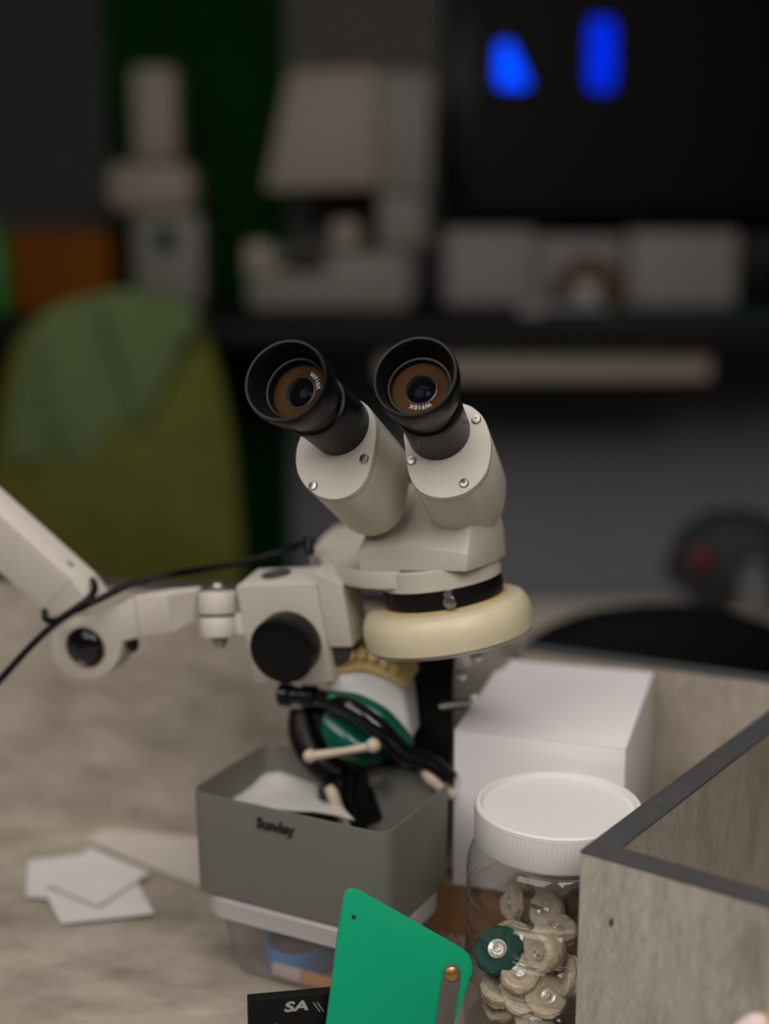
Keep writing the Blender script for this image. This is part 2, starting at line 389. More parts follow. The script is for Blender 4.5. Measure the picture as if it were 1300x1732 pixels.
# ------------------------------------------------------------------ green chair and towel
HY = 2.1
ch = thing('desk_chair', 'olive green upholstered desk chair behind the workbench', 'chair', (onY(210, 900, HY).x, HY + .2, -.75))
co = smooth_outline([(-20, 1010), (-14, 800), (2, 660), (32, 570), (90, 520), (180, 500), (270, 508), (330, 545), (362, 610), (384, 700), (398, 800), (406, 900), (406, 970), (385, 1015), (200, 1030)], 4)
obj('backrest', MB().pillow([onY(x, y, HY) for x, y in co], Y, .035, .045), olive, ch)
cxx = onY(205, 900, HY).x
obj('seat', MB().box((cxx - .20, HY + .03, -.36), X * .47, Y * .44, Z * .09, .03, 3), blackpad, ch, label='black seat cushion')
obj('column', MB().cyl((cxx + .03, HY + .25, -.70), (cxx + .03, HY + .25, -.36), .025), blackpl, ch)
obj('back_post', MB().tube([(cxx, HY + .06, -.1), (cxx, HY + .05, -.3), (cxx + .02, HY + .2, -.37)], .02), blackpl, ch)
for k in range(5):
    a = R(72 * k + 20); e = Vector((cxx + .03 + .25 * math.cos(a), HY + .25 + .25 * math.sin(a), -.70))
    l = obj('leg', MB().tube([(cxx + .03, HY + .25, -.665), e], [.022, .014]), blackpl, ch)
    obj('caster', MB().cyl(e + Vector((-.012, 0, -.025)), e + Vector((.012, 0, -.025)), .025, 16), blackpl, l)
tw = MB()
ta = smooth_outline([(22, 775), (28, 650), (52, 562), (100, 515), (180, 494), (235, 500), (245, 600), (235, 720), (215, 830), (150, 806), (90, 776)], 3)
tb = smooth_outline([(170, 545), (180, 494), (270, 500), (335, 540), (305, 590), (262, 680), (236, 730), (205, 650)], 3)
fold = lambda p: .006 * math.sin(p.x * 60 + p.z * 9)
tw.pillow([onY(x, y, HY - .035) for x, y in ta], Y, .05, .018, mod=fold)
tw.pillow([onY(x, y, HY - .055) for x, y in tb], Y, .06, .010, mod=fold)
tag(obj('towel', tw, sage), 'sage green towel draped over the olive chair back', 'towel')

# ------------------------------------------------------------------ right: table beyond the bench, black chair, clutter
tz = -.09
tb_ = thing('side_table', 'beige table beyond the black chair at right', 'table', (.75, 1.75, -.75))
xl = onz(845, 1015, tz).x; yb = onz(1000, 1013, tz).y
obj('tabletop', MB().box((xl, 1.45, tz - .025), X * 1.0, Y * (yb - 1.45), Z * .025, .004), beige2, tb_)
for xx in (xl + .05, xl + .9):
    for yy in (1.5, yb - .08): obj('leg', MB().box((xx, yy, -.75), X * .04, Y * .04, Z * (tz + .725)), beige, tb_)
bk = thing('stool_chair', 'black padded chair with rounded back beyond the wooden organizer', 'chair', (onY(1135, 1100, 1.3).x, 1.45, -.75))
bo = smooth_outline([(880, 1130), (905, 1090), (985, 1052), (1075, 1037), (1150, 1036), (1240, 1047), (1340, 1080), (1390, 1130), (1395, 1300), (1320, 1400), (960, 1400), (875, 1300)], 4)
obj('backrest', MB().pillow([onY(x, y, 1.3) for x, y in bo], Y, .03, .03), blackpad, bk)
bx = onY(1135, 1100, 1.3).x
obj('seat', MB().lathe([(.13, 0), (.17, .02), (.17, .05), (.14, .07)], (bx, 1.50, -.30), Z, 32, None, True, True), blackpad, bk)
obj('back_post', MB().tube([(bx, 1.335, -.1), (bx, 1.345, -.28), (bx, 1.42, -.31)], .016), blackpl, bk)
obj('column', MB().cyl((bx, 1.50, -.73), (bx, 1.50, -.30), .025), blackpl, bk)
obj('foot_plate', MB().lathe([(.2, 0), (.2, .01), (.05, .03)], (bx, 1.50, -.75), Z, 32, None, True, True), blackpl, bk)
lump = lambda s_: (lambda p: 1 + .16 * noise.noise(p * 2.2 + Vector((s_, 0, 0))))
bc = onY(1235, 985, 1.82)
def sit(mb, z):
    b_ = min(v.co.z for v in mb.bm.verts)
    for v in mb.bm.verts: v.co.z += z - b_
    return mb
bag = tag(obj('dark_bag', sit(MB().ball(bc, .085, .05, .068, 32, lump(3)), tz), darkcloth), 'dark crumpled bag with red patch on the beige table at right', 'bag')
rc = onY(1188, 946, 1.772); obj('red_patch', MB().ball(rc, .020, .012, .020, 20, lump(1)), redcloth, bag, label='dark red patch')
wb_ = onY(1240, 1025, 1.7); tag(obj('ivory_ball', sit(MB().ball(wb_, .02), tz), bone), 'small ivory ball before the dark bag on the table', 'ball')
gb = onY(1275, 980, 1.72); tag(obj('grey_canister', MB().lathe([(.02, 0), (.022, .004), (.022, .075), (.012, .085), (.012, .1)], (gb.x, 1.72, tz), Z, 24, None, True, True), mat('grey_metal', (.16, .165, .17), .35, metal=.3)), 'grey canister at the right edge in front of the dark bag', 'canister')

# ------------------------------------------------------------------ workbench
pa = Vector((-.2858, .985, 0)); pdir = Vector((1, -.206, 0)).normalized(); pn = Vector((-pdir.y, pdir.x, 0))
if pn.y < 0: pn = -pn
dk = thing('workbench', 'grey wood laminate workbench with raised back panel', 'desk', (0, .7, -.75))
q0, q1 = pa - pdir * .7, pa + pdir * 1.0
f0 = Vector((-pn.x, -pn.y, 0))
def dtrim(mb): return mb
deck = [q0 + f0 * .9, q1 + f0 * .9, q1 + pn * .018, q0 + pn * .018]
obj('desktop', MB().prism([p - Z * .03 for p in deck], Z * .03), deskm, dk)
pe = pa + pdir * .30
bpnl = obj('back_panel', MB().box(q0 + Z * .0, pe - q0, pn * .018, Z * .178), panelm, dk)
obj('edge_band', MB().box(q0 + Z * .178 - pn * .0003, pe - q0 + pdir * .0005, pn * .0186, Z * .002), band, bpnl, label='dark edge band on the panel top')
for t_, e_ in ((.05, .05), (1.6, .05)):
    p = q0 + pdir * t_ + f0 * .8
    for k in (0, .7): obj('leg', MB().box(p + pn * k - Z * .75, pdir * .05, pn * .05, Z * .72), band, dk)

# ------------------------------------------------------------------ wooden organizer (front wall, divider, back wall)
OZ = .145
oc = onz(982, 1440, OZ); oc.z = 0
od = onz(1300, 1203, OZ); od.z = 0; dv = (od - oc).normalized(); fv = Vector((dv.y, -dv.x, 0))
og = thing('wooden_organizer', 'open grey wood laminate organizer box with dark edges at right', 'organizer', oc)
WT = .0135
def wall(name, o, a, b, m):
    w_ = obj(name, MB().box(o, a, b, Z * (OZ - .0006)), m, og)
    obj('edge_band', MB().box(o + Z * (OZ - .0006) - a.normalized() * .0002 - b.normalized() * .0002, a * 1.001 + a.normalized() * .0003, b + b.normalized() * .0004, Z * .0012), band, w_, label='dark grey edge band')
    return w_
LB = (onz(1190, 1150, OZ) - oc).dot(dv)
dl = .275
fw_ = wall('front_wall', oc, fv * .36, dv * WT, wood)
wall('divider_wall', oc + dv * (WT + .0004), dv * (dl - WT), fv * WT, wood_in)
be = oc + dv * (dl + .0008)
bl = onz(880, 1097, OZ); bl.z = 0; br_ = onz(1420, 1170, OZ); br_.z = 0
bdir = (br_ - bl).normalized(); bnn = Vector((-bdir.y, bdir.x, 0))
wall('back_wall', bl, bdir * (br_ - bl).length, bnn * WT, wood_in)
hp = onpl(1034, 1560, oc, dv)
h_ = obj('screw_hole', MB().ball(hp, .0011, .0006, .0022, 12), inkm, fw_, label='small dark dent in the front wall')

# ------------------------------------------------------------------ brown carton, white box
WZ = .145
c1, c2, c3 = onz(768, 1235, WZ), onz(1058, 1266, WZ), onz(1172, 1144, WZ)
wa = (c2 - c1); wa.z = 0; wu = wa.normalized(); wv = Vector((-wu.y, wu.x, 0)); wd = (c3 - c2).dot(wv); wh = .0965
wbx = thing('white_box', 'plain white cardboard box standing on the brown carton', 'box', c1 - Z * wh)
bz_ = c1 - Z * wh
obj('carton', MB().box(bz_, wa, wv * wd, Z * (wh - .0004), .0005), whitecard, wbx)
obj('top_flap', MB().box(bz_ + Z * (wh - .0003), wa, wv * wd, Z * .0003), whitecard, wbx)
bt = WZ - wh
k1 = onz(729, 1479, bt - .0004)
brn = thing('brown_carton', 'brown cardboard carton in clear wrap under the white box', 'box', (k1.x, k1.y, 0))
kb = Vector((k1.x, k1.y, 0)); kw = (bz_ - kb).dot(wu) + wa.length + .005
obj('body', MB().box(kb, wu * kw, wv * (wd + .01), Z * (bt - .0005), .0012), card, brn)
obj('inner_flap', MB().box(kb + wv * .012 + wu * .004 + Z * (bt - .0006), wu * .02, wv * .05, Z * .0004), paper, brn, label='white paper flap on the carton top')
lt = onpl(744, 1594, kb, wv)
lettering('WE SWI', lt - wv * .0003, wu - Z * .1, Z, .0115, cardp, brn, depth=.00015, bold=.0001)
fl = MB(); tx = [(725, 1478), (745, 1482), (800, 1520), (800, 1640), (730, 1640)]
ff = [(690, 1530), (700, 1510), (722, 1480), (726, 1560), (720, 1640), (696, 1600)]
fpl = kb - wv * .0012
fl.prism([onpl(x, y, fpl, wv) for x, y in [(727, 1481), (790, 1492), (800, 1524), (760, 1500)]], wv * .0004)
side = [kb + Z * .046, kb - wu * .011 - wv * .004 + Z * .038, kb - wu * .016 - wv * .006 + Z * .026, kb - wu * .013 - wv * .004 + Z * .006, kb + Z * .004]
fl.prism(side, wv * .0006)
obj('wrap_film', fl, film, brn, label='loose clear plastic wrap')

# ------------------------------------------------------------------ jar with polishing wheels
jd = .752
jt = pix(944, 1358, jd); JX, JY, JZ = jt.x, jt.y, jt.z
rl = 141 * jd / FPX; rb = 154 * jd / FPX
jr = thing('plastic_jar', 'clear plastic jar with white screw lid full of polishing wheels', 'jar', (JX, JY, 0))
lidh = .0205
def ribs(r, h, t): return (r + (.00022 if (round(t / (2 * math.pi) * 240) % 2) else 0), h)
ld = MB(); lz = JZ - lidh
ld.lathe([(rl - .001, 0), (rl - .0004, .0008), (rl, .0015), (rl, lidh - .003)], (JX, JY, lz), Z, 240, None, False, False, ribs)
ld.lathe([(rl, lidh - .003), (rl - .0002, lidh - .001), (rl - .001, lidh), (rl - .0028, lidh), (rl - .0034, lidh - .0012), (rl - .0040, lidh - .0026), (rl * .5, lidh - .0027), (.0001, lidh - .0027)], (JX, JY, lz), Z, 240)
ld.lathe([(rl - .001, 0), (rl - .004, 0), (rl - .004, lidh - .005), (.0001, lidh - .005)], (JX, JY, lz), Z, 240)
obj('lid', ld, whitepl, jr, label='white ribbed screw lid')
zt = lz + .003
prof = [(rl - .0055, zt), (rl - .0052, zt - .004)] + [(rb - .0085 * (1 - math.sin(R(k))), zt - .004 - .016 * (1 - math.cos(R(k)))) for k in range(15, 91, 15)] + [(rb, zt - .026)]
z = zt - .026
grooves = [zt - .032, zt - .052, zt - .077]
for gz in grooves:
    prof += [(rb, gz + .0045), (rb - .0006, gz + .0036), (rb - .0016, gz + .0026), (rb - .0018, gz + .0018), (rb - .0010, gz + .0010), (rb - .0001, gz + .0005), (rb + .0003, gz), (rb - .0001, gz - .0005), (rb - .0010, gz - .0010), (rb - .0018, gz - .0018), (rb - .0016, gz - .0026), (rb - .0006, gz - .0036), (rb, gz - .0045)]
prof += [(rb, .004), (rb - .001, .0015), (rb - .004, .0004), (.0001, .0006)]
prof = [p for p in prof if p[1] > 0]
inner = [(max(r_ - .0011, .0001), z_ + (.0011 if z_ < .005 else 0)) for r_, z_ in prof][::-1]
obj('body', MB().lathe(prof, (JX, JY, 0), Z, 96), glass, jr, label='clear ribbed plastic body')
def wheel(label, c, ax, r, th, m, pin=False, hubr=.40):
    ax = Vector(ax).normalized(); c = Vector(c)
    t = thing('polishing_wheel', label, 'polishing wheel', c, 'polishing wheels in the jar')
    sd = random.random() * 50
    def fz(r_, h_, a_):
        n_ = noise.noise(Vector((math.cos(a_) * 2 + sd, math.sin(a_) * 2, h_ * 900)))
        return (r_ * (1 + ((.07 * n_ + .035 * noise.noise(Vector((a_ * 9, sd, h_ * 2500)))) if r_ > r * .5 else 0)), h_ + .0006 * noise.noise(Vector((a_ * 4 + sd, r_ * 400, 0))))
    pr = [(.0001, -th * .3), (r * hubr, -th * .35), (r * .45, -th * .42), (r * .85, -th * .5), (r * .97, -th * .35), (r, -th * .18), (r * .95, -th * .04), (r, th * .1), (r * .97, th * .35), (r * .85, th * .5), (r * .45, th * .42), (r * hubr, th * .35), (.0001, th * .3)]
    obj('disc', MB().lathe(pr, c, ax, 56, None, False, False, fz), m, t)
    hb = MB()
    for sg in (1, -1):
        k = sg * th
        hb.lathe([(r * hubr, k * .34), (r * hubr * .95, k * .46), (r * .34, k * .44), (r * .22, k * .34), (r * .17, k * .36), (r * .13, k * .54), (r * .09, k * .56), (r * .06, k * .42), (.0001, k * .45)], c, ax, 24)
    obj('hub', hb, hubm, t, label='metal hub rivet')
    if pin:
        a_, u_, v_ = basis(ax); obj('mandrel', MB().cyl(c + ax * th * .5, c + ax * (th * .5 + .012), .0011, 12), steel, t)
    return t
s_ = jd / FPX
MG = 'beige muslin polishing wheel '
camdir = -ray(880, 1650).normalized()
W_ = [
 ('dark green felt polishing wheel near the jar\'s left wall', (831, 1612), -.010, camdir + Vector((-.25, 0, .45)), 38, .007, greenfelt, False),
 (MG + 'turned edge-on beside the organizer, level with the green one', (921, 1607), -.026, Vector((-.8, -.55, .05)), 32, .012, muslin, False),
 (MG + 'tipped upward below and right of the green wheel', (880, 1647), -.016, camdir + Vector((-.2, 0, .7)), 31, .008, muslin, False),
 (MG + 'facing front with pale hub at the bottom center of the jar', (859, 1708), -.030, camdir + Vector((-.1, 0, .15)), 33, .008, muslin, False),
 (MG + 'facing front with pale hub at the lower right against the organizer', (922, 1697), -.027, camdir + Vector((.05, 0, .1)), 33, .008, muslin, False),
 (MG + 'standing on edge at right above the lowest pair', (960, 1650), -.022, Vector((-.95, -.2, .25)), 31, .008, muslin, False),
 (MG + 'lying flat at lower left under the green wheel', (832, 1680), -.012, Vector((-.15, -.35, 1)), 34, .008, muslin, False),
 (MG + 'half hidden at the jar\'s lower left wall behind the green plate', (806, 1716), -.018, camdir + Vector((-.6, 0, .2)), 31, .008, muslin, False),
 (MG + 'lying flat near the top of the heap at right', (940, 1572), -.010, Vector((.1, -.25, 1)), 33, .006, muslin, False),
 (MG + 'leaning upright highest at the top of the heap', (925, 1540), .004, camdir + Vector((-.9, 0, .25)), 30, .007, muslin, True),
 (MG + 'behind the green wheel, upper back of the heap', (868, 1590), .010, camdir + Vector((.5, 0, .4)), 31, .008, muslin, False),
 (MG + 'partly below the frame between the two front-facing wheels', (893, 1745), -.028, camdir + Vector((0, 0, .3)), 30, .008, muslin, False),
]
for L_, (px, py), dz, ax, rp, th, m, pin in W_:
    rr_ = rp * s_ * 1.1
    c = pix(px, py, jd + dz); d_ = Vector((c.x - JX, c.y - JY, 0)); lim = rb - .003 - (.42 * rr_)
    if d_.length > lim: d_ *= lim / d_.length; c = Vector((JX + d_.x, JY + d_.y, c.z))
    wheel(L_, c, ax, rr_, th, m, pin)
for i in range(14):
    a_ = random.uniform(0, 6.28); q_ = math.sqrt(random.random()) * (rb - .02)
    c = Vector((JX + q_ * math.cos(a_), JY + .006 + q_ * math.sin(a_) * .8, .016 + i * .0042 + random.uniform(0, .004)))
    if c.z > .07: c.z = .07
    wheel('beige muslin polishing wheel buried in the heap inside the jar', c, Vector((random.uniform(-1, 1), random.uniform(-1, 1), random.uniform(-.5, 1.2))), .0095, .007, muslin)
tc_ = pix(961, 1533, jd + .012); tg = MB().lathe([(.0045, -.012), (.006, 0), (.0072, .008), (.006, .012), (.0035, .0125)], tc_, Vector((.5, -.4, .5)), 24, None, True, True)
tag(obj('rubber_polisher', tg, mat('grey_rubber', (.16, .13, .11), .5)), 'dark grey rubber polishing point at the top right of the jar heap', 'polisher')

# ------------------------------------------------------------------ green plate with metal strip
gd = .70
gP = pix(680, 1600, gd); gu = (onz(700, 1640, 0) - onz(600, 1620, 0)); gn = Vector((.10, -.95, .22)).normalized()
gpx = [(580, 1520), (583, 1508), (592, 1502), (604, 1504), (690, 1553), (780, 1604), (794, 1616), (799, 1632), (798, 1646), (768, 1732), (733, 1835), (540, 1835), (551, 1732), (572, 1570)]
gp = thing('green_plate', 'bright green plastic plate standing upright in front of the jar', 'plate', onpl(640, 1835, gP, gn))
obj('plate', MB().prism([onpl(x, y, gP, gn) for x, y in gpx], -gn * .0028, .0006), greenpl, gp)
spx = smooth_outline([(729, 1800), (746, 1660), (752, 1636), (762, 1629), (774, 1634), (778, 1652), (770, 1700), (752, 1800)], 3)
st = obj('metal_strip', MB().prism([onpl(x, y, gP, gn) for x, y in spx], gn * .0009, .0002), mat('strip_metal', (.14, .125, .11), .5, metal=.3, var=.15), gp, label='grey metal strip')
rv = onpl(763, 1646, gP, gn); obj('rivet', MB().lathe([(.0035, .0009), (.0034, .0016), (.0022, .0022), (.0001, .0024)], rv, gn, 24), brass, st, label='brass rivet')
hv = onpl(598, 1551, gP, gn); obj('hole', MB().lathe([(.0011, 0), (.0010, .0002), (.0001, .0002)], hv, gn, 16), inkm, gp, label='small dark hole')

# ------------------------------------------------------------------ black box with letters
by_ = .63
e0, e1 = onY(419, 1692, by_), onY(560, 1664, by_)
bu = Vector((.985, .17, 0)).normalized(); bw = Vector((-bu.y, bu.x, 0))
b0 = Vector((e0.x, e0.y, 0)); bh = e0.z
bxb = thing('black_box', 'small black cardboard box with silver letters in front of the clear container', 'box', b0)
obj('body', MB().box(b0, bu * .062, bw * .006, Z * bh, .0006), blackcard, bxb)
la = onpl(480, 1711, b0, bw); lettering('SA', la - bw * .0002, bu, Z, .0072, silver, bxb, depth=.0001, bold=.00022, sx=1.45, shear=.15)
lb = onpl(535, 1711, b0, bw); lettering('\\\\', lb - bw * .0002, bu, Z, .0075, silver, bxb, depth=.0001, sx=.9, shear=-.4)
lc = onpl(462, 1742, b0, bw); lettering('A', lc - bw * .0002, bu, Z, .005, silver, bxb, depth=.0001)

# ------------------------------------------------------------------ clear container and grey tray
TZ = .115
tA, tB, tC = onz(316, 1337, TZ), onz(650, 1412, TZ), onz(765, 1355, TZ)
tu = (tB - tA); tl = tu.length + .002; tu.normalize(); tv_ = Vector((-tu.y, tu.x, 0))
tdp = .085; tm = tA + tu * (tl / 2) + tv_ * (tdp / 2); tm.z = 0
tb0 = .053
def trr(hx, hy, r, z_): return [tm + tu * a + tv_ * b + Z * z_ for a, b in rrect(hx, hy, r)]
hx, hy = tl / 2, tdp / 2; ti = .0012
tr = thing('grey_tray', 'grey green plastic tray with printed word on top of the clear container', 'tray', tm + Z * tb0)
obj('shell', MB().loft([trr(hx - ti - .0015, hy - ti - .0015, .008, tb0), trr(hx - ti, hy - ti, .010, tb0 + .0015), trr(hx - .0004, hy - .0004, .010, TZ - .001), trr(hx - .0006, hy - .0006, .010, TZ), trr(hx - .0016, hy - .0016, .009, TZ), trr(hx - .002, hy - .002, .009, TZ - .001), trr(hx - ti - .002, hy - ti - .002, .007, tb0 + .004), trr(hx - ti - .01, hy - ti - .01, .004, tb0 + .0025)]), traym, tr)
fn = (-tv_).normalized(); fo = tA + Vector((0, 0, 0))
ta_ = onpl(434, 1397, tm - tv_ * hy, tv_)
dn = (Z + (-tv_) * .013).normalized()
lettering('Sunday', ta_ - tv_ * .00005 - dn * .0005, tu, dn, .0085, inkm, tr, depth=.0005, bold=.00016, sx=1.0)
ctn = thing('clear_container', 'milky clear plastic container with lid under the grey tray', 'container', tm)
def crr(hx_, hy_, r, z_): return [tm + tu * a + tv_ * b + Z * z_ for a, b in rrect(hx_, hy_, r, 8)]
obj('tub', MB().loft([crr(hx - .020, hy - .018, .016, .0006), crr(hx - .014, hy - .012, .020, .004), crr(hx - .0075, hy - .006, .020, .040)], True, False), frost, ctn)
obj('lid', MB().loft([crr(hx - .008, hy - .0065, .02, .0395), crr(hx - .003, hy - .002, .02, .040), crr(hx - .0025, hy - .0015, .02, .0505), crr(hx - .004, hy - .003, .019, .0524)]), milky, ctn, label='milky white lid')
fr0 = tm - tv_ * (hy - .020)
u0_ = (onz(500, 1610, .01) - tm).dot(tu)
tag(obj('blue_ring', MB().lathe([(.019, 0), (.0205, .001), (.0205, .0145), (.019, .0155), (.0175, .0145), (.0175, .001), (.019, 0)], tm - tv_ * (hy - .040) + tu * u0_ + Z * .0035, (Z - tv_ * .12), 48), blue), 'blue plastic ring inside the clear container', 'ring')
pb_ = tm - tv_ * (hy - .0165) + tu * (u0_ - .006) + Z * .0022
tag(obj('pink_block', MB().box(pb_, tu * .020, tv_ * .0035, Z * .008, .001), pink), 'pale pink block inside the clear container before the blue ring', 'block')
tag(obj('orange_block', MB().box(pb_ + tu * .0205, tu * .020, tv_ * .0035, Z * .008, .001), orange), 'orange block inside the clear container beside the pink one', 'block')

# ------------------------------------------------------------------ papers on the bench
def sheet(name, px, z_, m, label, th=.0008, curl=.003):
    P = [onz(x, y, z_) for x, y in px]; c_ = sum(P, Vector()) / len(P); mb = MB(); n_ = 7
    g0 = []
    for i in range(n_):
        row = []
        for j in range(n_):
            u_, v_ = i / (n_ - 1), j / (n_ - 1)
            p = P[0] * (1 - u_) * (1 - v_) + P[1] * u_ * (1 - v_) + P[2] * u_ * v_ + P[3] * (1 - u_) * v_
            row.append(p + Z * (curl * (abs(u_ - .5) ** 2 + .3 * noise.noise(p * 30) + .3)))
        g0.append(row)
    V = [[mb.bm.verts.new(p) for p in r] for r in g0]
    for i in range(n_ - 1):
        for j in range(n_ - 1): mb.bm.faces.new((V[i][j], V[i + 1][j], V[i + 1][j + 1], V[i][j + 1]))
    bmesh.ops.solidify(mb.bm, geom=mb.bm.faces[:], thickness=th)
    return tag(obj(name, mb, m), label, 'paper')
sheet('paper_slip', [(44, 1522), (48, 1458), (150, 1448), (140, 1528)], .0012, paper, 'white paper slip poking out left of the small paper pile', .0006)
sheet('paper_slip', [(80, 1520), (104, 1566), (262, 1550), (230, 1492)], .0014, paper, 'white paper slip at the near side of the small pile', .0006)
sheet('paper_slip', [(78, 1500), (152, 1438), (252, 1480), (165, 1536)], .0035, paper, 'white paper slip lying topmost on the small pile', .0006)
sheet('paper_sheet', [(145, 1424), (170, 1404), (350, 1420), (345, 1506)], .0008, paper2, 'large beige paper sheet running under the clear container', .0006, .0015)

# ------------------------------------------------------------------ things in the tray: paper, articulator, cast
sheet('crumpled_paper', [(398, 1374), (380, 1330), (535, 1322), (600, 1408)], .090, paper, 'crumpled white paper inside the grey tray', .0007, .014)
AD = .875
ax_, ay_, az_ = frame(-22, -4, 0)
def A(x, y, d=AD): return pix(x, y, d - .035)
at = thing('dental_articulator', 'black dental articulator standing in the grey tray', 'articulator', tm + Z * (tb0 + .003))
obj('frame_bar', MB().tube([A(520, 1178, .885), A(548, 1184, .87), A(590, 1196, .855), A(640, 1232, .85), A(680, 1272, .855), A(730, 1290, .86), A(764, 1318, .86)], [.0055, .006, .0062, .0062, .006, .0055, .005], 16, 8), blackgl, at)
kn = A(500, 1176, .88); kx = (X * .9 - Y * .35 + Z * .05).normalized()
kk = obj('clamp_knob', MB().lathe([(.003, -.011), (.006, -.0105), (.0075, -.009), (.0072, -.004), (.0055, -.002), (.0055, .003), (.0068, .005), (.0068, .013), (.004, .014)], kn, kx, 24, None, True, True), blackgl, at)
obj('lower_frame', MB().tube([A(512, 1200, .895), A(512, 1240, .892), A(535, 1285, .888), A(570, 1310, .888)], [.008, .009, .009, .010], 16, 6), blackpl, at)
obj('mounting_base', MB().prism([A(x, y, .89) for x, y in [(508, 1200), (560, 1200), (640, 1240), (700, 1280), (712, 1310), (655, 1330), (600, 1345), (545, 1320), (512, 1275)]], (0, .025, 0), .004), blackpl, at)
obj('lower_body', MB().prism([A(x, y, .885) for x, y in [(560, 1290), (690, 1290), (712, 1312), (690, 1335), (660, 1392), (600, 1402), (565, 1350)]], (0, .018, 0), .004), blackpl, at)
st0 = A(575, 1300, .886)
obj('stem', MB().tube([st0, A(570, 1345, .889), A(590, 1392, .893), (A(600, 1425, .897))], [.012, .012, .010, .009], 16, 6), blackgl, at)
obj('foot', MB().tube([A(640, 1310, .91), A(650, 1350, .91), A(640, 1400, .91)], [.014, .012, .014], 16, 6), blackpl, at)
obj('support_hook', MB().tube([A(556, 1332, .872), A(563, 1345, .870), A(572, 1370, .872), A(584, 1398, .876)], [.003, .0038, .0035, .003], 12, 6), bone, at, label='ivory support hook')
obj('incisal_pin', MB().tube([A(526, 1279, .858), A(585, 1270, .852), A(638, 1260, .848)], [.0032, .0022, .0030], 12, 6), bone, at, label='ivory crosswise pin')
for q_ in ((524, 1279, .858, .0042), (631, 1261, .848, .0045)): obj('pin_cap', MB().ball(A(*q_[:3]), q_[3], seg=16), bone, at, label='ivory pin cap')
obj('side_strut', MB().tube([A(716, 1302, .862), A(728, 1316, .862), A(752, 1336, .862), A(768, 1346, .862)], [.0028, .0042, .0036, .003], 12, 6), bone, at, label='ivory side strut')
obj('washer', MB().lathe([(.002, 0), (.0045, .0005), (.0045, .0015), (.002, .002)], A(637, 1322, .872), -Y, 24), steel, at, label='metal washer')
obj('rear_post', MB().prism([A(x, y, .885) for x, y in [(697, 1095), (772, 1095), (764, 1300), (700, 1290)]], (0, .014, 0), .004), blackpl, at)
obj('hinge_pin', MB().tube([A(745, 1196, .885), A(795, 1190, .88)], .0028, 12, 4), steel, at, label='metal hinge pin')
for q_ in ((805, 1110), (802, 1180), (779, 1142)): obj('glint', MB().ball(A(q_[0], q_[1], .858), .0036, seg=16), glintm, at, label='bright ball painted as a glint')  # small bright balls put in as glints, no metal parts there
cs = thing('dental_cast', 'white plaster dental cast with yellow tooth row and green wax', 'dental cast', A(620, 1200, .88))
obj('plaster_base', MB().prism([A(x, y, .865) for x, y in [(552, 1160), (566, 1138), (610, 1132), (655, 1150), (684, 1172), (690, 1215), (694, 1262), (660, 1228), (610, 1195), (560, 1180)]], Vector((.012, .045, .004)), .005, 3), plaster, cs)
tr_ = MB(); path = [(572, 1118), (598, 1106), (630, 1110), (660, 1124), (680, 1142)]
tr_.prism([A(x, y, .862) for x, y in [(562, 1142), (570, 1112), (592, 1098), (634, 1104), (668, 1122), (686, 1140), (688, 1170), (655, 1152), (615, 1136)]], Vector((.010, .032, .004)), .003)
tcast = obj('tooth_row', tr_, stone, cs, label='yellow stone tooth row')
for x, y in ((592, 1108), (612, 1106), (632, 1111), (652, 1121), (668, 1130)):
    obj('tooth', MB().ball(A(x, y, .860), .0036, .0034, .004, 16), stone, tcast)
obj('wax_rim', MB().tube([A(556, 1178, .862), A(600, 1190, .858), A(645, 1215, .856), A(690, 1256, .862)], [.004, .0062, .0066, .004], 12, 6), wax, cs, label='glossy dark green wax rim')
obj('wax_plate', MB().pillow([A(x, y, .868) for x, y in smooth_outline([(545, 1220), (575, 1212), (620, 1232), (665, 1262), (655, 1285), (610, 1296), (570, 1280), (548, 1250)], 3)], Y, .010, .008), wax, cs, label='glossy dark green lower wax block')
obj('plaster_top', MB().prism([A(x, y, .885) for x, y in [(598, 1072), (640, 1070), (700, 1100), (700, 1150), (640, 1120), (598, 1110)]], Vector((.004, .02, .0)), .003), plaster, cs)
dm = MB().lathe([(.024, .0005), (.028, .004), (.034, .10), (.0355, .135), (.034, .148), (.029, .158), (.018, .166), (.0001, .169)], Vector((.049, .905, 0)), Z, 48)
tag(obj('plastic_cup', dm, hazy), 'hazy translucent upturned plastic cup behind the white box below the ring light', 'cup')

# ------------------------------------------------------------------ stereo microscope on its boom arm
mr, mbk, mu = frame(-20, -9.5, -4)       # head and ring light
pr_, pbk, pu = frame(-20, -5, -4)      # bracket plate
kr, kbk, ku = frame(-20, -9, 3)          # focus block
RD = .80
ms = thing('stereo_microscope', 'pale grey stereo microscope with two black eyepieces on a jointed boom arm', 'microscope', pix(757, 1113, RD))
mm = RD / FPX
